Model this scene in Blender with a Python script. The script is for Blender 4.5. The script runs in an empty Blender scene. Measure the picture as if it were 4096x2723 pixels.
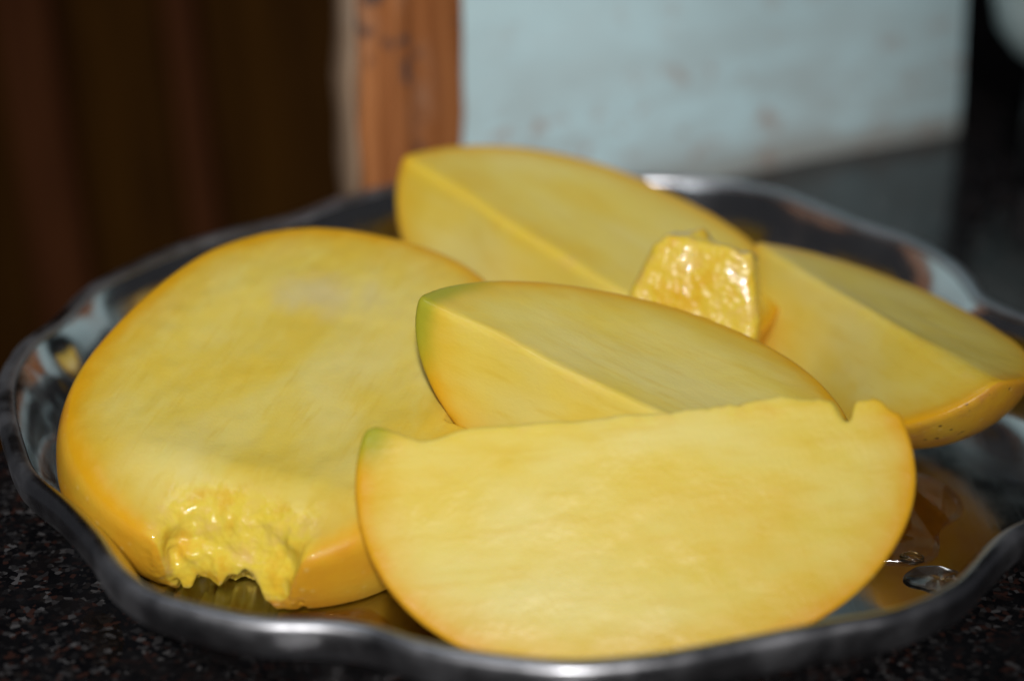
import bpy, bmesh, math, random
import numpy as np
from mathutils import Vector, Matrix

S = bpy.context.scene
COL = S.collection
R = math.radians

# ------------------------------------------------------------------ camera
cam_d = bpy.data.cameras.new('camera')
cam = bpy.data.objects.new('camera', cam_d)
COL.objects.link(cam)
cam.location = (-0.007, -0.425, 0.218)
cam.rotation_euler = (R(90 - 24.3), 0, 0)
cam_d.sensor_width = 36.0
cam_d.lens = 72.2
cam_d.clip_start = 0.01
cam_d.clip_end = 20.0
cam_d.dof.use_dof = True
cam_d.dof.focus_distance = 0.425
cam_d.dof.aperture_fstop = 5.4
S.camera = cam

# ------------------------------------------------------------------ light of a dim room + camera flash
W = bpy.data.worlds.new('World')
S.world = W
W.use_nodes = True
W.node_tree.nodes['Background'].inputs[0].default_value = (0.9, 0.92, 1.0, 1)
W.node_tree.nodes['Background'].inputs[1].default_value = 0.036


def look(o, tgt):
    d = Vector(tgt) - o.location
    o.rotation_euler = d.to_track_quat('-Z', 'Y').to_euler()


fl = bpy.data.lights.new('flash', 'SPOT')
fl.energy = 80.0
fl.color = (1.0, 0.98, 0.94)
fl.spot_size = R(22)
fl.spot_blend = 1.0
fl.shadow_soft_size = 0.055
flo = bpy.data.objects.new('flash', fl)
COL.objects.link(flo)
flo.location = (0.02, -1.22, 0.84)
look(flo, (-0.065, 0.08, 0.03))

rl = bpy.data.lights.new('room_lamp', 'AREA')
rl.shape = 'RECTANGLE'
rl.size = 0.6
rl.size_y = 0.25
rl.energy = 1.5
rl.color = (0.86, 0.94, 1.0)
rlo = bpy.data.objects.new('room_lamp', rl)
COL.objects.link(rlo)
rlo.location = (-0.25, -0.05, 1.15)
look(rlo, (0, 0.08, 0.0))

S.view_settings.view_transform = 'Standard'
S.view_settings.look = 'None'
S.view_settings.exposure = 0.0
S.view_settings.gamma = 1.0
S.render.engine = 'CYCLES'
S.cycles.use_denoising = True
S.cycles.max_bounces = 8


# ------------------------------------------------------------------ helpers
def tag(o, label=None, cat=None, group=None, kind=None):
    if label: o['label'] = label
    if cat: o['category'] = cat
    if group: o['group'] = group
    if kind: o['kind'] = kind
    return o


def empty(name, loc=(0, 0, 0)):
    o = bpy.data.objects.new(name, None)
    o.empty_display_size = 0.02
    o.location = loc
    COL.objects.link(o)
    return o


def mesh_obj(name, verts, faces, mat, parent=None, smooth=True):
    me = bpy.data.meshes.new(name)
    me.from_pydata([tuple(map(float, v)) for v in verts], [], faces)
    me.update()
    if smooth:
        me.polygons.foreach_set('use_smooth', np.ones(len(me.polygons), dtype=bool))
    if mat: me.materials.append(mat)
    o = bpy.data.objects.new(name, me)
    COL.objects.link(o)
    if parent: o.parent = parent
    return o


def bm_obj(name, bm, mat, parent=None, smooth=False):
    me = bpy.data.meshes.new(name)
    bm.normal_update()
    bm.to_mesh(me)
    bm.free()
    if smooth:
        me.polygons.foreach_set('use_smooth', np.ones(len(me.polygons), dtype=bool))
    if mat: me.materials.append(mat)
    o = bpy.data.objects.new(name, me)
    COL.objects.link(o)
    if parent: o.parent = parent
    return o


def box_bm(sx, sy, sz, bev=0.0, seg=2, at=(0, 0, 0)):
    bm = bmesh.new()
    bmesh.ops.create_cube(bm, size=1.0)
    bmesh.ops.scale(bm, vec=(sx, sy, sz), verts=bm.verts)
    bmesh.ops.translate(bm, vec=at, verts=bm.verts)
    if bev:
        bmesh.ops.bevel(bm, geom=bm.edges[:] , offset=bev, segments=seg, affect='EDGES', profile=0.5)
    return bm


class NT:
    """small wrapper to write node trees tersely"""
    def __init__(s, name):
        s.m = bpy.data.materials.new(name)
        s.m.use_nodes = True
        s.t = s.m.node_tree
        s.b = s.t.nodes['Principled BSDF']
        s.out = s.t.nodes['Material Output']

    def n(s, typ, **kw):
        nd = s.t.nodes.new(typ)
        for k, v in kw.items():
            if k.startswith('i_'):
                key = k[2:]
                key = int(key) if key.isdigit() else key.replace('_', ' ')
                s.set(nd.inputs[key], v)
            else:
                setattr(nd, k, v)
        return nd

    def set(s, inp, v):
        if isinstance(v, bpy.types.NodeSocket):
            s.t.links.new(v, inp)
        elif isinstance(v, (tuple, list)) and len(v) == 3 and inp.type == 'RGBA':
            inp.default_value = (*v, 1)
        else:
            inp.default_value = v

    def p(s, **kw):
        for k, v in kw.items():
            s.set(s.b.inputs[k.replace('_', ' ')], v)

    def ramp(s, fac, stops, interp='LINEAR'):
        r = s.n('ShaderNodeValToRGB')
        r.color_ramp.interpolation = interp
        el = r.color_ramp.elements
        while len(el) < len(stops): el.new(0.5)
        for e, (pos, c) in zip(el, stops):
            e.position = pos
            e.color = (*c, 1) if isinstance(c, (tuple, list)) else (c, c, c, 1)
        s.set(r.inputs[0], fac)
        return r.outputs[0]

    def mix(s, fac, a, b, mode='MIX'):
        m = s.n('ShaderNodeMix', data_type='RGBA', blend_type=mode)
        s.set(m.inputs[0], fac)
        s.set(m.inputs[6], a)
        s.set(m.inputs[7], b)
        return m.outputs[2]

    def math(s, op, a, b=0.0, c=0.0):
        m = s.n('ShaderNodeMath', operation=op)
        s.set(m.inputs[0], a); s.set(m.inputs[1], b); s.set(m.inputs[2], c)
        return m.outputs[0]

    def mapr(s, v, a, b, c=0.0, d=1.0, smooth=True):
        m = s.n('ShaderNodeMapRange')
        m.interpolation_type = 'SMOOTHSTEP' if smooth else 'LINEAR'
        s.set(m.inputs[0], v)
        for i, q in enumerate((a, b, c, d)): s.set(m.inputs[1 + i], q)
        return m.outputs[0]

    def noise(s, scale, detail=3.0, rough=0.5, vec=None, dist=0.0, stretch=None):
        if vec is None: vec = s.coord()
        if stretch:
            mp = s.n('ShaderNodeMapping')
            s.set(mp.inputs[0], vec)
            mp.inputs['Scale'].default_value = stretch
            vec = mp.outputs[0]
        nd = s.n('ShaderNodeTexNoise')
        s.set(nd.inputs['Vector'], vec)
        nd.inputs['Scale'].default_value = scale
        nd.inputs['Detail'].default_value = detail
        nd.inputs['Roughness'].default_value = rough
        nd.inputs['Distortion'].default_value = dist
        return nd.outputs[0]

    def coord(s, kind='Object'):
        if not hasattr(s, '_c'): s._c = s.n('ShaderNodeTexCoord')
        return s._c.outputs[kind]

    def attr(s, name):
        a = s.n('ShaderNodeAttribute', attribute_name=name)
        return a.outputs['Fac']

    def bump(s, h, strength=0.3, dist=0.001, prev=None):
        b = s.n('ShaderNodeBump')
        b.inputs['Strength'].default_value = strength
        b.inputs['Distance'].default_value = dist
        s.set(b.inputs['Height'], h)
        if prev is not None: s.set(b.inputs['Normal'], prev)
        return b.outputs[0]


# ------------------------------------------------------------------ materials
def mat_mango(name, seed=0.0, spots=0.0, sheen_patch=None):
    """flesh and skin of a ripe mango, coloured by the depth below the skin"""
    t = NT(name)
    off = t.n('ShaderNodeVectorMath', operation='ADD')
    t.set(off.inputs[0], t.coord()); off.inputs[1].default_value = (seed, seed * 0.7, seed * 1.3)
    co = off.outputs[0]
    depth = t.attr('depth')          # millimetres under the skin
    tip = t.attr('tip')              # 1 at the greenish tip end
    wet = t.attr('wet')
    n_big = t.noise(38, 3, 0.55, co, stretch=(0.55, 1, 1))
    n_mid = t.noise(120, 4, 0.6, co, stretch=(0.45, 1, 1))
    n_fine = t.noise(900, 3, 0.6, co)
    fibre = t.noise(420, 3, 0.6, co, stretch=(0.16, 1, 1))
    # flesh
    flesh = t.ramp(n_big, [(0.30, (0.70, 0.48, 0.040)), (0.48, (0.715, 0.55, 0.095)), (0.70, (0.72, 0.605, 0.20))])
    flesh = t.mix(t.mapr(n_mid, 0.42, 0.72, 0, 0.35), flesh, (0.72, 0.63, 0.19))
    flesh = t.mix(t.mapr(fibre, 0.5, 0.75, 0, 0.32), flesh, (0.64, 0.43, 0.025))
    if sheen_patch:
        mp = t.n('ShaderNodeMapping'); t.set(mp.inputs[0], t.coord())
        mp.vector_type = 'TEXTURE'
        mp.inputs['Location'].default_value = sheen_patch; mp.inputs['Scale'].default_value = (0.008, 0.014, 0.02)
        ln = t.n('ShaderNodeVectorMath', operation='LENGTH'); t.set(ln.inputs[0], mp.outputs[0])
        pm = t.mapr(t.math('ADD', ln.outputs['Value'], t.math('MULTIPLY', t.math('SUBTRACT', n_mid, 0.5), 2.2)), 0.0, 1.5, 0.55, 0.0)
        flesh = t.mix(pm, flesh, (0.54, 0.49, 0.33))  # glossy sheen on the cut face, painted in as pale grey
    d2 = t.math('ADD', depth, t.math('MULTIPLY', t.math('SUBTRACT', n_mid, 0.5), 5.0))
    under = t.mapr(d2, 0.3, 4.5, 1.0, 0.0)
    col = t.mix(t.math('MULTIPLY', t.mapr(d2, 0.5, 12.0, 1.0, 0.0), 0.75), flesh, (0.68, 0.41, 0.022))
    col = t.mix(t.math('MULTIPLY', under, 0.95), col, (0.68, 0.345, 0.008))
    # torn wet pulp is a deeper yellow, pinkish orange in places
    pulp = t.ramp(t.noise(150, 3, 0.6, co), [(0.33, (0.74, 0.43, 0.02)), (0.52, (0.78, 0.60, 0.06)), (0.74, (0.76, 0.50, 0.16))])
    col = t.mix(t.math('MULTIPLY', wet, 0.75), col, pulp)
    # skin
    skin = t.ramp(t.noise(55, 4, 0.55, co), [(0.3, (0.60, 0.255, 0.018)), (0.52, (0.68, 0.345, 0.02)), (0.72, (0.66, 0.40, 0.03))])
    vor = t.n('ShaderNodeTexVoronoi')
    t.set(vor.inputs['Vector'], co); vor.inputs['Scale'].default_value = 330
    skin = t.mix(t.mapr(vor.outputs['Distance'], 0.08, 0.25, 0.45, 0), skin, (0.72, 0.50, 0.14))
    if spots:
        v2 = t.n('ShaderNodeTexVoronoi')
        t.set(v2.inputs['Vector'], co); v2.inputs['Scale'].default_value = 420
        msk = t.math('MULTIPLY', t.mapr(v2.outputs['Distance'], 0.12, 0.30, 1, 0), t.mapr(t.noise(110, 3, 0.6, co), 0.50, 0.62))
        skin = t.mix(t.mapr(n_mid, 0.4, 0.7, 0, spots * 0.8), skin, (0.50, 0.21, 0.055))
        skin = t.mix(t.math('MULTIPLY', msk, spots), skin, (0.11, 0.045, 0.018))
    isskin = t.mapr(depth, 0.35, 0.85, 1.0, 0.0)
    col = t.mix(isskin, col, skin)
    green = t.math('MULTIPLY', tip, t.mapr(d2, 2.0, 8.0, 1, 0))
    col = t.mix(t.math('MULTIPLY', green, 0.9), col, (0.34, 0.35, 0.025))
    t.p(Base_Color=col)
    rough = t.mapr(n_mid, 0.35, 0.7, 0.30, 0.48)
    rough = t.mix(wet, rough, (0.26, 0.26, 0.26))
    rough = t.mix(isskin, rough, (0.36, 0.36, 0.36))
    t.p(Roughness=rough)
    t.p(IOR=1.38)
    t.b.inputs['Specular IOR Level'].default_value = 0.32
    t.b.inputs['Subsurface Weight'].default_value = 0.20
    t.b.inputs['Subsurface Radius'].default_value = (1.0, 0.7, 0.2)
    t.b.inputs['Subsurface Scale'].default_value = 0.0022
    t.set(t.b.inputs['Coat Weight'], t.math('MULTIPLY', wet, 0.75)); t.b.inputs['Coat Roughness'].default_value = 0.025; t.b.inputs['Coat IOR'].default_value = 1.4
    b1 = t.bump(n_fine, 0.16, 0.0005)
    b2 = t.bump(fibre, 0.09, 0.0006, b1)
    vw = t.n('ShaderNodeTexVoronoi'); t.set(vw.inputs['Vector'], co); vw.inputs['Scale'].default_value = 650
    b3 = t.n('ShaderNodeBump'); b3.inputs['Distance'].default_value = 0.0012
    t.set(b3.inputs['Strength'], t.math('MULTIPLY', wet, 0.18)); t.set(b3.inputs['Height'], vw.outputs['Distance']); t.set(b3.inputs['Normal'], b2)
    t.p(Normal=b3.outputs[0]); t.p(Coat_Normal=t.bump(t.noise(1000, 2, 0.5, co), 1.0, 0.00010))
    return t.m


def mat_steel(name, rough=0.14, tint=(0.60, 0.595, 0.60)):
    t = NT(name)
    n1 = t.noise(60, 4, 0.6)
    sc = t.noise(900, 2, 0.5, stretch=(1, 0.05, 1))
    t.p(Base_Color=t.ramp(n1, [(0.3, tuple(c * 0.85 for c in tint)), (0.7, tint)]), Metallic=1.0)
    r = t.math('ADD', t.mapr(n1, 0.35, 0.7, rough * 0.7, rough * 1.35), t.mapr(sc, 0.5, 0.8, 0.0, 0.06))
    t.p(Roughness=r)
    b = t.bump(t.noise(45, 2, 0.5), 0.25, 0.0008)
    t.p(Normal=t.bump(sc, 0.05, 0.0002, b))
    return t.m


def mat_granite():
    t = NT('polished_granite')
    co = t.coord()
    v1 = t.n('ShaderNodeTexVoronoi'); t.set(v1.inputs['Vector'], co); v1.inputs['Scale'].default_value = 850
    v2 = t.n('ShaderNodeTexVoronoi'); t.set(v2.inputs['Vector'], co); v2.inputs['Scale'].default_value = 330
    s1 = t.n('ShaderNodeSeparateColor'); t.set(s1.inputs[0], v1.outputs['Color'])
    s2 = t.n('ShaderNodeSeparateColor'); t.set(s2.inputs[0], v2.outputs['Color'])
    c = t.ramp(s1.outputs[0], [(0.0, (0.004, 0.004, 0.005)), (0.52, (0.014, 0.012, 0.012)), (0.66, (0.034, 0.015, 0.012)),
                               (0.80, (0.036, 0.034, 0.036)), (0.93, (0.075, 0.072, 0.075))], 'CONSTANT')
    c = t.mix(t.mapr(s2.outputs[1], 0.45, 0.6, 0.0, 0.75), c, (0.006, 0.006, 0.007))
    c = t.mix(t.mapr(t.noise(70, 3), 0.55, 0.72, 0, 0.6), c, (0.010, 0.008, 0.008))
    t.p(Base_Color=c)
    t.p(Roughness=t.mapr(s1.outputs[1], 0.2, 0.9, 0.05, 0.22))
    t.p(IOR=1.5)
    t.p(Normal=t.bump(s1.outputs[2], 0.10, 0.0003))
    return t.m


def mat_wall():
    t = NT('distempered_wall')
    co = t.coord()
    base = t.ramp(t.noise(12, 4, 0.6, co), [(0.3, (0.54, 0.74, 0.80)), (0.7, (0.58, 0.785, 0.85))])
    geo = t.n('ShaderNodeSeparateXYZ'); t.set(geo.inputs[0], co)
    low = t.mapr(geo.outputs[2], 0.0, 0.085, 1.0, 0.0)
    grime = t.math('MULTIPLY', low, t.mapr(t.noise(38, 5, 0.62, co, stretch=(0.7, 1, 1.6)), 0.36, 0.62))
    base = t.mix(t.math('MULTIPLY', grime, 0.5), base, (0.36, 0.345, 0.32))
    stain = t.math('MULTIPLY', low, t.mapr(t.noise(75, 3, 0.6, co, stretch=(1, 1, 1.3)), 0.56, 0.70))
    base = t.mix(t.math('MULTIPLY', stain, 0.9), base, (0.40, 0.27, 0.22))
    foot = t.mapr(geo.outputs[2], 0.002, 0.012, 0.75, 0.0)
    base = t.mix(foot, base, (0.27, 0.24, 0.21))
    t.p(Base_Color=base, Roughness=0.75)
    t.p(Normal=t.bump(t.noise(160, 4, 0.6, co), 0.35, 0.001))
    return t.m


def mat_wood(name, c0, c1, rough=0.4, worn=None, bump=0.3, spec=0.3):
    t = NT(name)
    co = t.coord()
    g = t.noise(60, 5, 0.6, co, dist=0.6, stretch=(1.4, 1.4, 0.10))
    g2 = t.noise(260, 3, 0.6, co, stretch=(1, 1, 0.04))
    c = t.ramp(g, [(0.33, c0), (0.66, c1)])
    c = t.mix(t.mapr(g2, 0.5, 0.75, 0, 0.45), c, tuple(x * 0.55 for x in c0))
    if worn:
        c = t.mix(t.mapr(t.noise(30, 4, 0.65, co, stretch=(1, 1, 0.6)), 0.50, 0.68, 0, 0.65), c, worn)
        c = t.mix(t.mapr(t.noise(55, 2, 0.5, co), 0.63, 0.68, 0, 0.8), c, (0.05, 0.045, 0.05))
    t.p(Base_Color=c, Roughness=rough)
    t.b.inputs['Specular IOR Level'].default_value = spec
    t.p(Normal=t.bump(g2, bump, 0.0006))
    return t.m


def mat_plain(name, col, rough=0.5, metallic=0.0, var=0.15, scale=40):
    t = NT(name)
    n = t.noise(scale, 4, 0.6)
    t.p(Base_Color=t.ramp(n, [(0.3, tuple(x * (1 - var) for x in col)), (0.7, tuple(min(1, x * (1 + var)) for x in col))]),
        Roughness=rough, Metallic=metallic)
    t.p(Normal=t.bump(t.noise(scale * 6, 3), 0.1, 0.0005))
    return t.m


def mat_juice(name, col=(1, 1, 1), rough=0.03, ior=1.34):
    t = NT(name)
    n = t.noise(300, 2)
    t.p(Base_Color=t.mix(t.mapr(n, 0.3, 0.7), col, tuple(c * 0.96 for c in col)), Roughness=rough, IOR=ior)
    t.b.inputs['Transmission Weight'].default_value = 1.0
    return t.m


M_STEEL = mat_steel('stainless_steel')
M_RIM = mat_steel('stainless_steel_rim', 0.38, (0.42, 0.42, 0.45))  # same steel, tinted darker for the dark room the rim mirrors
M_GRANITE = mat_granite()
M_WALL = mat_wall()
M_FRAME = mat_wood('varnished_frame_wood', (0.21, 0.066, 0.018), (0.46, 0.18, 0.062), 0.5, worn=(0.36, 0.225, 0.155))
M_EDGE = mat_wood('worn_frame_edge', (0.16, 0.095, 0.055), (0.40, 0.28, 0.19), 0.6, worn=(0.33, 0.27, 0.23))
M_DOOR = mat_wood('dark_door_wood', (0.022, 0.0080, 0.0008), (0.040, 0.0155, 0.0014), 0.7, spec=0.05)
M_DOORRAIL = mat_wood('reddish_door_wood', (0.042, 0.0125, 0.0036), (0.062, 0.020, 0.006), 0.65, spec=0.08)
M_BLACK = mat_plain('plain_black', (0.006, 0.006, 0.007), 0.35)
M_POT = mat_plain('pale_enamel', (0.60, 0.68, 0.68), 0.35, var=0.06)
M_WATER = mat_juice('water_drop', (0.93, 0.90, 0.86), 0.12)
def mat_film(name):
    t = NT(name)
    tr = t.n('ShaderNodeBsdfTransparent'); tr.inputs[0].default_value = (0.98, 0.90, 0.74, 1)
    gl = t.n('ShaderNodeBsdfGlossy'); gl.inputs['Roughness'].default_value = 0.08
    t.set(gl.inputs['Normal'], t.bump(t.noise(120, 3), 0.3, 0.001))
    mx = t.n('ShaderNodeMixShader')
    t.set(mx.inputs[0], t.mapr(t.noise(200, 3), 0.3, 0.7, 0.06, 0.16))
    t.t.links.new(tr.outputs[0], mx.inputs[1]); t.t.links.new(gl.outputs[0], mx.inputs[2])
    t.t.links.new(mx.outputs[0], t.out.inputs['Surface'])
    return t.m


M_JUICE = mat_film('mango_juice')

# ------------------------------------------------------------------ setting: counter, wall
cz = -0.0022
pts = [(-0.066, 0.156), (-0.128, -0.005), (-0.20, -0.20), (-0.28, -0.48), (0.60, -0.48), (0.60, 0.70), (0.24, 0.55), (0.02, 0.22)]
bm = bmesh.new()
vs = [bm.verts.new((x, y, cz)) for x, y in pts]
f = bm.faces.new(vs)
r = bmesh.ops.extrude_face_region(bm, geom=[f])
bmesh.ops.translate(bm, vec=(0, 0, -0.03), verts=[v for v in r['geom'] if isinstance(v, bmesh.types.BMVert)])
bmesh.ops.recalc_face_normals(bm, faces=bm.faces)
counter = bm_obj('countertop', bm, M_GRANITE)
tag(counter, 'polished dark speckled granite countertop under the steel tray', kind='structure')

# wall: runs back to the right; local x along the wall, z up
wd = Vector((0.876, 0.482, 0)).normalized()
wn = Vector((0.482, -0.876, 0))
wall_e = [(0.002, 0.0), (0.1895, 0.0), (0.1880, 0.05), (0.176, 0.17), (0.165, 0.34), (0.12, 0.62), (0.002, 0.62)]
bm = bmesh.new()
nx, nz = 40, 60
vv = {}
for j in range(nz + 1):
    z = 0.62 * j / nz
    if z < 0.05: xe = 0.1895 - 0.0015 * z / 0.05
    else: xe = 0.188 - (z - 0.05) * 0.10
    for i in range(nx + 1):
        x = 0.002 + (xe - 0.002) * i / nx
        vv[i, j] = bm.verts.new((x, 0.0012 * math.sin(x * 60 + z * 25) * math.sin(z * 40 + 1), z))
for j in range(nz):
    for i in range(nx):
        bm.faces.new((vv[i, j], vv[i + 1, j], vv[i + 1, j + 1], vv[i, j + 1]))
r = bmesh.ops.extrude_face_region(bm, geom=bm.faces[:])
bmesh.ops.translate(bm, vec=(0, 0.02, 0), verts=[v for v in r['geom'] if isinstance(v, bmesh.types.BMVert)])
bmesh.ops.recalc_face_normals(bm, faces=bm.faces)
wall = bm_obj('wall', bm, M_WALL, smooth=False)
wall.matrix_world = Matrix.Translation((-0.0236, 0.1415, cz)) @ Matrix(((wd.x, -wn.x, 0, 0), (wd.y, -wn.y, 0, 0), (0, 0, 1, 0), (0, 0, 0, 1)))
tag(wall, 'pale blue-green painted wall with brown grime along its foot', kind='structure')

# far dark side of the room, to the right of the wall's edge
bm = box_bm(0.9, 0.02, 1.2, at=(0.70, 0.85, 0.3))
far = bm_obj('back_wall', bm, M_BLACK)  # black base colour stands in for the unlit darkness there
tag(far, 'unlit black back of the room beyond the wall', kind='structure')

# ------------------------------------------------------------------ door frame post
fr = empty('door_frame', (-0.0236, 0.1415, cz))
fr.rotation_euler = (0, 0, math.atan2(wd.y, wd.x))
tag(fr, 'orange-brown wooden door frame post standing against the pale wall', 'door frame')


def uneven_box(name, x0, x1, y0, y1, h, mat, parent, amp, seed):
    """upright post with worn, uneven long edges"""
    rnd = random.Random(seed)
    bm = box_bm(x1 - x0, y1 - y0, h, 0.0012, 2, at=((x0 + x1) / 2, (y0 + y1) / 2, h / 2))
    bmesh.ops.bisect_plane
    for k in range(1, 50):
        bmesh.ops.bisect_plane(bm, geom=bm.verts[:] + bm.edges[:] + bm.faces[:], plane_co=(0, 0, h * k / 50), plane_no=(0, 0, 1))
    ph = [rnd.uniform(0, 6.28) for _ in range(6)]
    for v in bm.verts:
        sx = 1 if v.co.x > (x0 + x1) / 2 else -1
        z = v.co.z
        v.co.x += amp * (math.sin(z * 95 + ph[0] + sx) * 0.5 + math.sin(z * 230 + ph[1] + sx * 2) * 0.35 + math.sin(z * 520 + ph[2]) * 0.25)
        v.co.y += amp * 0.6 * math.sin(z * 160 + ph[3] + sx)
    return bm_obj(name, bm, mat, parent, smooth=True)


face = uneven_box('face_board', -0.0300, 0.0012, -0.004, 0.0135, 0.62, M_FRAME, fr, 0.0006, 3)
edge = uneven_box('worn_edge', -0.0325, -0.0301, -0.0015, 0.0120, 0.62, M_EDGE, fr, 0.0013, 7)
edge['label'] = 'worn greyish-brown reveal edge of the post'
bead = uneven_box('moulding', -0.0225, -0.0165, -0.0065, -0.0042, 0.62, M_FRAME, fr, 0.0003, 11)

# ------------------------------------------------------------------ dark door behind
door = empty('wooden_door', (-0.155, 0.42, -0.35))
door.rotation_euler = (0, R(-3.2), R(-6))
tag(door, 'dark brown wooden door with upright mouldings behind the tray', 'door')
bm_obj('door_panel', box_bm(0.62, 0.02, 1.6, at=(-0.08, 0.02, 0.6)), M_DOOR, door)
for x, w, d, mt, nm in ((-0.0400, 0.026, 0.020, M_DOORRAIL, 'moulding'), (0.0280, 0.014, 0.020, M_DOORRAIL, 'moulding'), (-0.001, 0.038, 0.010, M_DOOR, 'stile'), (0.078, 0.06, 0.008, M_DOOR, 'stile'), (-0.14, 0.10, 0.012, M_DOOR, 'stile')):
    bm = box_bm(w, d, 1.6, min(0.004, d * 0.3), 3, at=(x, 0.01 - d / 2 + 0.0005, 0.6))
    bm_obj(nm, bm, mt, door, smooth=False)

# ------------------------------------------------------------------ black block and pale vessel, upper right
st = bm_obj('black_block', box_bm(0.24, 0.18, 0.023, 0.003, 2, at=(0.122, 0.09, 0.0117)), M_BLACK)
st.location = (0.150, 0.185, cz)
st.rotation_euler = (0, 0, R(-15.5))
tag(st, 'low black block at the right end of the wall, under the pale vessel', 'block')
prof = [(0.0, 0.0), (0.018, 0.0), (0.028, 0.002), (0.036, 0.007), (0.0415, 0.014), (0.044, 0.024), (0.045, 0.06), (0.0455, 0.085), (0.0475, 0.087), (0.0475, 0.089), (0.0445, 0.089), (0.043, 0.06), (0.042, 0.026), (0.034, 0.009), (0.0, 0.003)]


def lathe(name, prof, mat, n=64, parent=None):
    v, fc = [], []
    m = len(prof)
    for i in range(n):
        a = 2 * math.pi * i / n
        for rr, z in prof: v.append((rr * math.cos(a), rr * math.sin(a), z))
    for i in range(n):
        j = (i + 1) % n
        for k in range(m - 1):
            fc.append((i * m + k, j * m + k, j * m + k + 1, i * m + k + 1))
    o = mesh_obj(name, v, fc, mat, parent)
    bm = bmesh.new(); bm.from_mesh(o.data)
    bmesh.ops.remove_doubles(bm, verts=bm.verts, dist=1e-6)
    bmesh.ops.recalc_face_normals(bm, faces=bm.faces)
    bm.to_mesh(o.data); bm.free()
    return o


pot = lathe('round_vessel', prof, M_POT)
pot.location = (0.193, 0.225, 0.0212)
tag(pot, 'pale grey vessel with a rounded bottom at the upper right corner', 'vessel')

# ------------------------------------------------------------------ tray
rim_pts = [(-160.3, .1215), (-152.9, .1216), (-144.1, .1194), (-136.8, .1212), (-130, .1259), (-125.4, .1276), (-120.3, .1266), (-114.5, .1243),
           (-109.2, .1200), (-105.7, .1196), (-101.5, .1225), (-94.2, .1258), (-89.1, .1274), (-82.3, .1266), (-75, .1248), (-67.2, .1248),
           (-59.6, .1274), (-52.9, .1266), (-47.5, .1234), (-41.3, .1217), (-34, .1275), (-22, .1335), (-8, .1345), (6, .1290), (13, .1205), (18.4, .1180), (23, .1205), (28.2, .1234),
           (36.6, .1254), (45.7, .1249), (52, .1275), (59, .1312), (67.9, .1312), (78, .127), (86, .123), (94, .1205), (98.5, .1222), (103, .1246), (106.8, .1254), (116.7, .1222), (126.9, .1170), (134.5, .1183),
           (142.4, .1200), (151.2, .1211), (160, .1222), (166.7, .1212), (171, .1216), (175.3, .1236), (184, .1240), (192, .1225)]
ang = np.radians([p[0] for p in rim_pts]); rad = np.array([p[1] for p in rim_pts])
ordr = np.argsort(ang); ang = ang[ordr]; rad = rad[ordr]
keep = np.concatenate([[True], np.diff(ang) > 0.01]); ang = ang[keep]; rad = rad[keep]
NTH = 480
th = np.linspace(-math.pi, math.pi, NTH, endpoint=False)
aw = np.concatenate([ang - 2 * math.pi, ang, ang + 2 * math.pi]); rw = np.tile(rad, 3)
# periodic Catmull-Rom through the measured plan
sl = np.gradient(rw, aw)
idx = np.searchsorted(aw, th) - 1
hh = aw[idx + 1] - aw[idx]; tt = (th - aw[idx]) / hh
rim_r = ((2 * tt**3 - 3 * tt**2 + 1) * rw[idx] + (tt**3 - 2 * tt**2 + tt) * hh * sl[idx]
         + (-2 * tt**3 + 3 * tt**2) * rw[idx + 1] + (tt**3 - tt**2) * hh * sl[idx + 1])
rim_r = rim_r - 0.0030 + 0.0030 * np.clip(-np.sin(th), 0, 1) ** 0.6
mean_r = rim_r.mean()
wob = (rim_r - mean_r)


def ring_stack(name, prof, mat, parent):
    """prof: list of (base radius offset from rim mean, share of the scallop wave, z)"""
    v, fc = [], []
    for dr, share, z, zw in prof:
        rr = mean_r + dr + wob * share
        for a, r_, w_ in zip(th, rr, wob):
            v.append((r_ * math.cos(a), r_ * math.sin(a), z + zw * w_))
    m = len(prof)
    for k in range(m - 1):
        for i in range(NTH):
            j = (i + 1) % NTH
            fc.append((k * NTH + i, k * NTH + j, (k + 1) * NTH + j, (k + 1) * NTH + i))
    o = mesh_obj(name, v, fc, mat, parent)
    return o


tray = empty('steel_tray', (0, 0, 0))
tag(tray, 'scalloped stainless steel tray holding the mango slices on the counter', 'tray')
basin = [(-mean_r + 0.0005, 0, 0, 0), (-0.09, 0, 0, 0), (-0.05, 0.0, 0, 0), (-0.026, 0.2, 0, 0), (-0.0195, 0.5, 0.0001, 0), (-0.0165, 0.66, 0.0004, 0), (-0.0142, 0.78, 0.0013, 0),
         (-0.0124, 0.86, 0.0036, 0), (-0.0108, 0.92, 0.0078, 0), (-0.0088, 0.96, 0.0125, 0), (-0.0066, 0.99, 0.0168, 0.05), (-0.0046, 1.0, 0.0196, 0.08), (-0.0034, 1.0, 0.0208, 0.08)]
outer = [(-0.0030, 1.0, 0.0196, 0.08), (-0.0040, 1.0, 0.0186, 0.08), (-0.0060, 0.99, 0.0160, 0.05), (-0.0082, 0.96, 0.0117, 0), (-0.0102, 0.92, 0.0072, 0), (-0.0117, 0.86, 0.0030, 0),
         (-0.0137, 0.78, 0.0003, 0), (-0.0163, 0.66, -0.0008, 0), (-0.0195, 0.5, -0.0011, 0), (-0.026, 0.2, -0.0012, 0), (-mean_r + 0.0005, 0, -0.0012, 0)]
o = ring_stack('basin', basin, M_STEEL, tray)
o2 = ring_stack('outer_wall', outer, M_STEEL, tray)
# rolled lip: a fat bead
lip = []
for k in range(15):
    a = math.pi * 1.06 - k * (math.pi * 1.72) / 14
    lip.append((-0.0012 + 0.0021 * math.cos(a), 1.0, (0.0204 + 0.0020 * math.sin(a)) if math.sin(a) > 0 else (0.0204 + 0.0062 * math.sin(a)), 0.08))
ring_stack('rolled_rim', lip, M_RIM, tray)


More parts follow.
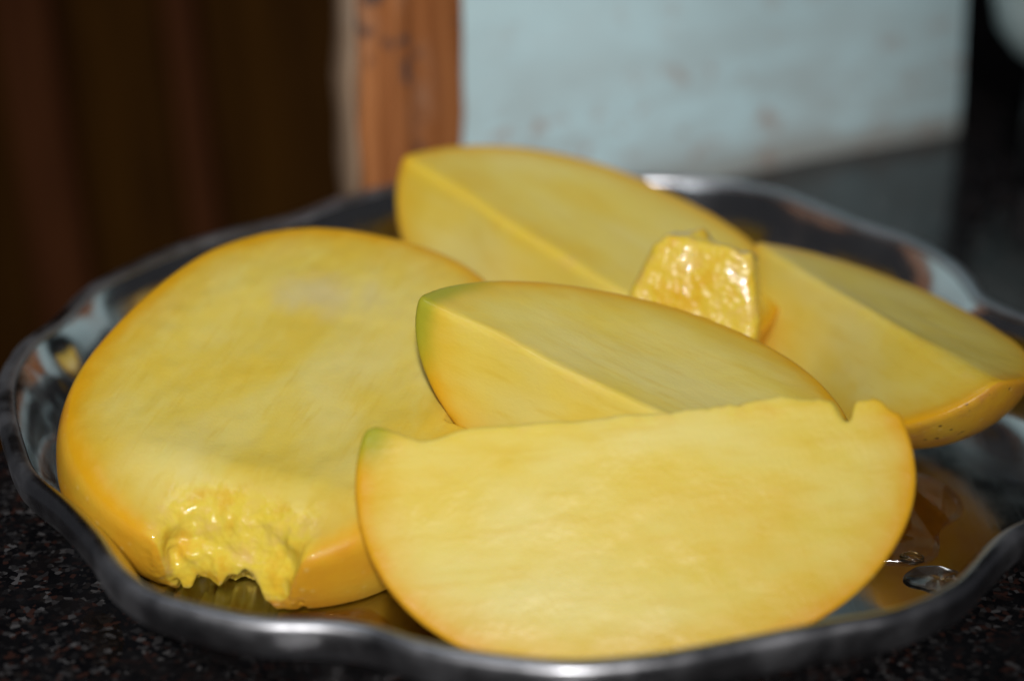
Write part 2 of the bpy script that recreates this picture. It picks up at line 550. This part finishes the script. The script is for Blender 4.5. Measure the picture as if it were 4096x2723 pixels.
# ------------------------------------------------------------------ mango pieces: signed fields turned into meshes
def smoothstep(e0, e1, x):
    t = np.clip((x - e0) / (e1 - e0), 0, 1)
    return t * t * (3 - 2 * t)


class VNoise:
    def __init__(s, seed):
        s.L = np.random.RandomState(seed).rand(32, 32, 32) * 2 - 1

    def __call__(s, x, y, z):
        x, y, z = np.broadcast_arrays(x, y, z)
        xi, yi, zi = np.floor(x).astype(int), np.floor(y).astype(int), np.floor(z).astype(int)
        fx, fy, fz = x - xi, y - yi, z - zi
        fx, fy, fz = (q * q * (3 - 2 * q) for q in (fx, fy, fz))
        g = lambda a, b, c: s.L[(xi + a) & 31, (yi + b) & 31, (zi + c) & 31]
        c00 = g(0, 0, 0) * (1 - fx) + g(1, 0, 0) * fx
        c10 = g(0, 1, 0) * (1 - fx) + g(1, 1, 0) * fx
        c01 = g(0, 0, 1) * (1 - fx) + g(1, 0, 1) * fx
        c11 = g(0, 1, 1) * (1 - fx) + g(1, 1, 1) * fx
        return (c00 * (1 - fy) + c10 * fy) * (1 - fz) + (c01 * (1 - fy) + c11 * fy) * fz

    def fbm(s, x, y, z, oct=3):
        r = 0; a = 1.0; t = 0
        for k in range(oct):
            r = r + a * s(x + 7.3 * k, y + 3.1 * k, z + 5.7 * k); t += a
            x, y, z = x * 2.03, y * 2.03, z * 2.03; a *= 0.5
        return r / t


def smax(a, b, k):
    h = np.clip(0.5 + 0.5 * (a - b) / k, 0, 1)
    return b * (1 - h) + a * h + k * h * (1 - h)


def smin(a, b, k):
    return -smax(-a, -b, k)


def surface_nets(f, org, h):
    nx, ny, nz = f.shape
    ins = f < 0
    cnt = np.zeros((nx - 1, ny - 1, nz - 1), np.int8)
    corners = [(i, j, k) for i in (0, 1) for j in (0, 1) for k in (0, 1)]
    for i, j, k in corners:
        cnt += ins[i:nx - 1 + i, j:ny - 1 + j, k:nz - 1 + k]
    act = (cnt > 0) & (cnt < 8)
    ci = np.argwhere(act)
    vid = -np.ones(act.shape, np.int64)
    vid[act] = np.arange(len(ci))
    acc = np.zeros((len(ci), 3)); num = np.zeros(len(ci))
    for ax in range(3):
        for u in (0, 1):
            for w in (0, 1):
                o0 = [0, 0, 0]; oth = [q for q in range(3) if q != ax]
                o0[oth[0]] = u; o0[oth[1]] = w
                o1 = list(o0); o1[ax] = 1
                a = f[tuple((ci + o0).T)]; b = f[tuple((ci + o1).T)]
                m = (a < 0) != (b < 0)
                t = np.where(m, a / np.where(m, a - b, 1), 0)
                pnt = np.tile(np.array(o0, float), (len(ci), 1)); pnt[:, ax] += t
                acc[m] += pnt[m]; num[m] += 1
    V = (ci + acc / num[:, None]) * h + np.array(org)
    quads = []
    for ax in range(3):
        a1, a2 = [q for q in range(3) if q != ax]
        sl0 = [slice(None)] * 3; sl1 = [slice(None)] * 3
        sl0[ax] = slice(0, -1); sl1[ax] = slice(1, None)
        A = ins[tuple(sl0)]; B = ins[tuple(sl1)]
        e = np.argwhere(A != B)
        sign = A[tuple(e.T)]
        ok = (e[:, a1] > 0) & (e[:, a2] > 0) & (e[:, a1] < f.shape[a1] - 1) & (e[:, a2] < f.shape[a2] - 1)
        e = e[ok]; sign = sign[ok]
        q = []
        for d1, d2 in ((0, 0), (1, 0), (1, 1), (0, 1)):
            c = e.copy(); c[:, a1] -= d1; c[:, a2] -= d2
            q.append(vid[tuple(c.T)])
        q = np.stack(q, 1)
        flip = sign if ax != 1 else ~sign
        q[~flip] = q[~flip][:, ::-1]
        quads.append(q)
    return V, np.concatenate(quads)


def relax(V, Q, it=1, lam=0.5):
    for _ in range(it):
        s = np.zeros_like(V); c = np.zeros(len(V))
        for a, b in ((0, 1), (1, 2), (2, 3), (3, 0)):
            np.add.at(s, Q[:, a], V[Q[:, b]]); np.add.at(c, Q[:, a], 1)
            np.add.at(s, Q[:, b], V[Q[:, a]]); np.add.at(c, Q[:, b], 1)
        V = V + lam * (s / c[:, None] - V)
    return V


def fast_mesh(name, V, Q, mat):
    me = bpy.data.meshes.new(name)
    me.vertices.add(len(V)); me.vertices.foreach_set('co', V.astype(np.float32).ravel())
    me.loops.add(Q.size); me.loops.foreach_set('vertex_index', Q.astype(np.int32).ravel())
    me.polygons.add(len(Q)); me.polygons.foreach_set('loop_start', np.arange(0, Q.size, 4, dtype=np.int32))
    me.update(calc_edges=True)
    me.polygons.foreach_set('use_smooth', np.ones(len(Q), dtype=bool))
    me.materials.append(mat)
    me.validate()
    return me


def ell(X, Y, Z, a, b, c, pe=2.35, taper=0.0):
    """approximate signed distance to a mango-like superellipsoid"""
    bb = b * (1 + taper * X / a)
    cc = c * (1 + taper * X / a)
    f1 = (np.abs(X / a) ** pe + np.abs(Y / bb) ** pe + np.abs(Z / cc) ** pe) ** (1 / pe)
    f1 = np.maximum(f1, 1e-4)
    n1 = np.sqrt((np.abs(X / a) ** (pe - 1) / a) ** 2 + (np.abs(Y / bb) ** (pe - 1) / bb) ** 2 + (np.abs(Z / cc) ** (pe - 1) / cc) ** 2)
    g = n1 / f1 ** (pe - 1)
    return (f1 - 1) / np.maximum(g, 1.0 / max(a, b, c) * 0.5)


def frame_mat(origin, x, yhint):
    X = Vector(x).normalized(); Y = Vector(yhint); Y = (Y - X * Y.dot(X)).normalized(); Z = X.cross(Y)
    m = Matrix((X, Y, Z)).transposed().to_4x4()
    m.translation = Vector(origin)
    return m


def build_piece(name, field, lo, hi, h, mat, mw, tipfun, label, seed, carve=None):
    lo = np.array(lo); hi = np.array(hi)
    n = np.ceil((hi - lo) / h).astype(int) + 1
    ax = [lo[i] + h * np.arange(n[i]) for i in range(3)]
    X = ax[0][:, None, None]; Y = ax[1][None, :, None]; Z = ax[2][None, None, :]
    f, dE, wetf = field(X, Y, Z)
    m3 = np.array(mw)
    f = np.maximum(f, 0.0006 - (m3[2, 0] * X + m3[2, 1] * Y + m3[2, 2] * Z + m3[2, 3]))   # pressed flat on the tray floor
    if carve is not None: f = np.maximum(f, carve(X, Y, Z))
    V, Q = surface_nets(np.broadcast_to(f, n), lo, h)
    V = relax(V, Q, 1, 0.4)
    me = fast_mesh(name, V, Q, mat)
    x, y, z = V.T
    _, d, w = field(x, y, z)
    for nm, val in (('depth', np.clip(-d * 1000.0, 0, 60)), ('tip', tipfun(x, y, z)), ('wet', np.broadcast_to(w, x.shape))):
        at = me.attributes.new(nm, 'FLOAT', 'POINT')
        at.data.foreach_set('value', np.ascontiguousarray(val, dtype=np.float32))
    o = bpy.data.objects.new(name, me)
    COL.objects.link(o)
    o.matrix_world = mw
    tag(o, label, 'mango slice' if 'slice' in name or 'half' in name else 'mango chunk')
    wz = (np.array(mw.to_3x3()) @ V.T)[2] + mw.translation.z
    print('PIECE', name, 'verts', len(V), 'minz %.4f' % wz.min())
    return o, V, Q, w


H = 0.0005
mm = 0.001


# --- left half: whole cheek, dome down, torn stem end towards the viewer
def make_left():
    a, b, c = 0.0585, 0.0450, 0.0235
    N = VNoise(11)

    def field(X, Y, Z):
        dE = ell(X, Y, Z + 0.0095, a, b, c, 2.5, -0.06)
        dE = dE + 0.35 * mm * N(X * 55, Y * 55, Z * 55)
        # cut face: shallow seed hollow, slightly wavy knife marks
        rr = np.sqrt(((X + 0.004) / 0.040) ** 2 + (Y / 0.033) ** 2)
        hol = -1.1 * mm * (1 - smoothstep(0.55, 1.02, rr))
        wav = 0.22 * mm * N(X * 45, Y * 70, X * 0 + 3.3) + 0.12 * mm * N(X * 260, Y * 400, X * 0 + 1.2)
        # the face rounds over towards the torn end
        end = smoothstep(-0.036, -0.056, X)
        face = Z - (hol + wav - 7.5 * mm * end * np.exp(-((Y + 0.004) / 0.024) ** 2))
        kk = 1.0 * mm + 3.0 * mm * smoothstep(-0.028, -0.048, X)
        f = smax(dE, face, kk)
        # torn stem end
        n3 = N.fbm(X * 150, Y * 150, Z * 150, 2)
        n4 = N(X * 480, Y * 480, Z * 480)
        tear = -(X + 0.0505 + 0.0030 * n3 + 0.0005 * n4 + 0.0022 * smoothstep(-0.010, -0.012, Z + 0.003 * n3) - 0.30 * (Z + 0.012) + 6.0 * (Y + 0.006) ** 2)
        win = np.abs(Y + 0.0062 + 0.002 * n3) - 0.0135
        bite = smax(-tear, win, 1.5 * mm)          # negative inside the region removed
        bite = -smin(tear, -win, 4.0 * mm)
        f = smax(f, -bite, 1.5 * mm)
        # notch underneath: ragged fringe above the tray
        qx, qy, qz = (X + 0.0560) / 0.013, (Y + 0.0060) / 0.0165, (Z + 0.0265) / 0.0115
        nt = (np.sqrt(qx**2 + qy**2 + qz**2) - 1) * 0.012 + 0.0022 * n3 + 0.0010 * n4 + 0.0058 * N(X * 30 + 4, Y * 330, Z * 20) + 0.0024 * N(X * 30 + 9, Y * 800, Z * 20)
        f = smax(f, -nt, 0.5 * mm)
        wet = smoothstep(-0.0405, -0.0465, X + 0.003 * n3) * (1 - smoothstep(0.013, 0.019, np.abs(Y + 0.006)))
        f = f + wet * (0.13 * mm * n4 + 0.38 * mm * n3 + 0.25 * mm * N(X * 160, Y * 700, Z * 160))
        return f, dE, wet

    def carve(X, Y, Z):
        m = np.array(C_MW.inverted() @ mw)
        x, y, z = (m[i, 0] * X + m[i, 1] * Y + m[i, 2] * Z + m[i, 3] for i in range(3))
        d = np.maximum(np.maximum(ell(x, y, z, *C_AX, 2.0, 0.16), z), (0.28 * z - y) / 1.038)
        return -d + 0.0003

    mw = frame_mat((-0.0525, -0.0222, 0.0310), (0.285, 0.945, 0.155), (-0.945, 0.285, 0.11))
    o, V, Q, w = build_piece('mango_half', field, (-0.063, -0.051, -0.037), (0.063, 0.051, 0.005), 0.00045, mat_mango('mango_flesh_left', 0.0, sheen_patch=(0.027, 0.004, 0.0)), mw,
                             lambda x, y, z: 0 * x, 'large mango half lying cut face up on the left, torn at its near end', 1, carve)
    return o, V, w


# the centre slice rests in the soft flesh of the half's right edge
CX = Vector((0.858, -0.463, -0.224)); CP = Vector((-0.0265, -0.0300, 0.0490))
C_MW = frame_mat(CP + CX * 0.0482, CX, (0.48, 0.877, 0.0))
C_AX = (0.0490, 0.0430, 0.0325)
left, V, w = make_left()

# --- wedges: a cheek split lengthwise; local Z = upper cut face, local -Y = side cut face, skin below
def make_wedge(name, a, b, c, mw, label, seed, green=0.0, pe=2.35, taper=0.0, spots=0.0, top_extra=None, side_extra=None, hollow=1.0, edge_k=3.2, y0=0.0, lean=0.0, lean2=0.0):
    N = VNoise(seed)
    lean_a = lean

    def field(X, Y, Z):
        lean = lean_a + lean2 * smoothstep(-0.2 * a, 0.95 * a, X)
        dE = ell(X, Y - y0, Z, a, b, c, pe, taper) + 0.3 * mm * N(X * 50, Y * 50, Z * 50)
        hol = -0.7 * hollow * mm * (1 - smoothstep(0.25, 0.95, np.sqrt((X / (a * 0.85)) ** 2 + ((Y - b * 0.30) / (b * 0.55)) ** 2)))
        top = hol + 0.25 * mm * N(X * 45, Y * 60, X * 0 + 1.7) + 0.06 * mm * N(X * 330, Y * 330, X * 0 + 4.1)
        if top_extra is not None: top = top + top_extra(X, Y, N)
        sid = 0.25 * mm * N(X * 45, Z * 45, X * 0 + 2.2) + 0.06 * mm * N(X * 300, Z * 300, X * 0 + 7.7)
        if side_extra is not None: sid = sid + side_extra(X, Z, N)
        wv = 0.9 * mm * N(X * 70, X * 0, X * 0 + 6.5)
        sid = sid + wv
        f = smax(dE, Z - top, 0.9 * mm)
        f = smax(f, (sid - Y + lean * Z) / np.sqrt(1 + lean * lean), edge_k * mm)
        rdg = np.exp(-((Y - lean * Z - 0.0008) / 0.0022) ** 2) * smoothstep(-0.006, -0.0005, Z) * 0.55 * (0.5 + 0.5 * N(X * 150, X * 0 + 2, X * 0))
        return f, dE, rdg

    o, V, Q, w = build_piece(name, field, (-a - 0.002, -0.006 - (lean + lean2) * c, -c - 0.002), (a + 0.002, b * 1.12 + 0.003 + y0, 0.006), H, mat_mango('mango_flesh_' + str(seed), seed * 0.137, spots), mw,
                             (lambda x, y, z: green * smoothstep(-0.76 * a, -0.95 * a, x)), label, seed)
    return o, V


# back wedge
X_ = Vector((0.702, -0.684, -0.197)); P0 = Vector((-0.0345, 0.0688, 0.046))
back, Vb = make_wedge('mango_slice', 0.0540, 0.0490, 0.034, frame_mat(P0 + X_ * 0.0530, X_, (0.698, 0.716, 0.0)),
                      'mango slice at the back of the tray, its tip against the door frame', 21, hollow=0.8, lean=0.28, pe=2.3, taper=0.10, edge_k=2.4)
# centre wedge
cen, Vc = make_wedge('mango_slice', *C_AX, C_MW,
                     'mango slice with a green tip lying in the middle of the pile', 33, green=1.0, hollow=1.0, lean=0.28, pe=2.0, taper=0.16, edge_k=1.5)
# right wedge
X_ = Vector((0.518, -0.854, -0.036)); P0 = Vector((0.0515, 0.0349, 0.0360))
rgt, Vr = make_wedge('mango_slice', 0.0424, 0.035, 0.0290, frame_mat(P0 + X_ * 0.0412, X_, (0.83, 0.50, -0.27)),
                     'mango slice on the right with brown-spotted skin at its near end', 47, spots=1.0, hollow=1.0, pe=2.0, lean=0.22, lean2=0.75, edge_k=2.2)


# --- front slice: cut face towards the viewer, ragged upper edge with a split flap
def front_side(X, Z, N):
    # X runs to the picture's left; raise / lower the upper edge
    rag = (0.45 * mm * N(X * 130, Z * 120, X * 0 + 3) + 0.30 * mm * N(X * 520, Z * 300, X * 0 + 5) + 0.2 * mm * N(X * 1150, Z * 600, X * 0 + 9)) * (0.5 + 0.9 * smoothstep(0.01, -0.02, X))
    dip = 2.2 * mm * np.exp(-((X - 0.040) / 0.006) ** 2) - 1.0 * mm * np.exp(-((X - 0.049) / 0.004) ** 2)
    bump = -2.2 * mm * np.exp(-((X + 0.030) / 0.008) ** 2)
    split = (4.2 * mm + 0.8 * mm * N(X * 900, Z * 400, X * 0)) * np.exp(-(((X + 0.0412) - 0.25 * Z + 0.0006 * N(X * 500, Z * 500, X * 0 + 2)) / 0.0012) ** 2) + 2.6 * mm * smoothstep(-0.0475, -0.0515, X)
    return rag + dip + bump + split


front, Vf = make_wedge('mango_slice', 0.0538, 0.0372, 0.024, frame_mat((0.0158, -0.0700, 0.0420), (-1.0, -0.030, -0.055), (-0.10, -0.65, -0.76)),
                       'front mango slice leaning with its broad cut face towards the viewer', 59, green=0.0, side_extra=front_side, hollow=-0.5, edge_k=1.2, pe=2.08, y0=0.0125, taper=0.07)
at = front.data.attributes['tip']
at.data.foreach_set('value', (smoothstep(0.040, 0.050, Vf[:, 0]) * (1 - smoothstep(0.001, 0.010, Vf[:, 1]))).astype(np.float32))


# --- broken chunk between the slices
def make_chunk():
    N = VNoise(77)

    def field(X, Y, Z):
        n3 = N.fbm(X * 150, Y * 150, Z * 150, 3); n4 = N(X * 480, Y * 480, Z * 480)
        w_ = 0.0158 - 0.26 * np.maximum(Z - 0.026, 0)
        qx = np.abs(X - 0.10 * (Z - 0.03)) - w_
        qy = np.abs(Y) - 0.007
        qz = np.maximum(Z - (0.0445 + 0.0030 * N(X * 110 + 3, Y * 90, X * 0) + 0.0012 * N(X * 300, Y * 200, X * 0)), 0.004 - Z)
        f = smax(smax(qx, qy, 2.5 * mm), qz, 2.0 * mm)
        f = f + 0.45 * mm * n3 + 0.12 * mm * n4
        dE = -(0.0035 + 0.0035 * N(X * 90, Y * 90, Z * 90) + 0 * X)
        return f, dE, 0.9 + 0 * X + 0 * Y + 0 * Z

    mw = frame_mat((0.0328, -0.0010, 0.0040), (0.97, -0.22, 0.0), (0.21, 0.90, -0.42))
    return build_piece('mango_chunk', field, (-0.024, -0.012, 0.002), (0.024, 0.012, 0.056), 0.0004, mat_mango('mango_pulp', 3.3), mw,
                       lambda x, y, z: 0 * x, 'small wet orange chunk of torn mango wedged upright between the slices', 77)


chk, Vk, _, _ = make_chunk()
# ------------------------------------------------------------------ drops and juice on the tray floor
def drop(name, outline, height, loc, mat, rotz=0.0, rings=7):
    """a low dome of liquid over an uneven outline (list of radii by angle)"""
    n = 48
    ks = np.linspace(0, len(outline), n, endpoint=False)
    rr = []
    L = len(outline)
    for k in ks:
        i = int(k); t = k - i; t = t * t * (3 - 2 * t)
        rr.append(outline[i % L] * (1 - t) + outline[(i + 1) % L] * t)
    v, fc = [], []
    for j in range(rings):
        q = j / (rings - 1)
        s_ = math.cos(q * math.pi / 2) if j < rings - 1 else 0.0
        s_ = 1 - q ** 1.8 if j < rings - 1 else 0.0
        z = height * math.sin(q * math.pi / 2) ** 0.8
        for i in range(n):
            a = 2 * math.pi * i / n
            v.append((rr[i] * s_ * math.cos(a), rr[i] * s_ * math.sin(a), z))
    for j in range(rings - 1):
        for i in range(n):
            k = (i + 1) % n
            fc.append((j * n + i, j * n + k, (j + 1) * n + k, (j + 1) * n + i))
    fc.append(tuple(range(n - 1, -1, -1)))
    o = mesh_obj(name, v, fc, mat)
    bm = bmesh.new(); bm.from_mesh(o.data)
    bmesh.ops.remove_doubles(bm, verts=bm.verts, dist=1e-7)
    bmesh.ops.recalc_face_normals(bm, faces=bm.faces)
    bm.to_mesh(o.data); bm.free()
    o.location = loc
    o.rotation_euler = (0, 0, rotz)
    return o


d1 = drop('water_drop', [0.0064, 0.0052, 0.0048, 0.0052, 0.0064, 0.0046, 0.0054, 0.0048], 0.0010, (0.0795, -0.0612, 0.0003), M_WATER, 0.1)
tag(d1, 'larger water drop on the steel tray near its right front rim', 'water drop', 'water drops on the tray')
d2 = drop('water_drop', [0.0026, 0.0020, 0.0019, 0.0020, 0.0026, 0.0017, 0.0017, 0.0019], 0.0008, (0.0765, -0.0526, 0.0003), M_WATER, -0.1)
tag(d2, 'smaller water drop on the tray, behind the larger drop', 'water drop', 'water drops on the tray')
pd = drop('juice_puddle', [0.023, 0.019, 0.026, 0.020, 0.030, 0.036, 0.028, 0.034, 0.026, 0.029, 0.021, 0.024], 0.00016, (0.0680, -0.0280, 0.0003), M_JUICE, 0.4, rings=5)
tag(pd, 'thin film of mango juice spilt on the tray under the right slice', 'juice')
pd2 = drop('juice_puddle', [0.012, 0.009, 0.013, 0.010, 0.015, 0.009, 0.011, 0.012], 0.00035, (-0.0420, -0.0830, 0.0003), M_JUICE, 0.9, rings=5)
tag(pd2, 'thin film of mango juice on the tray below the torn end of the half', 'juice')
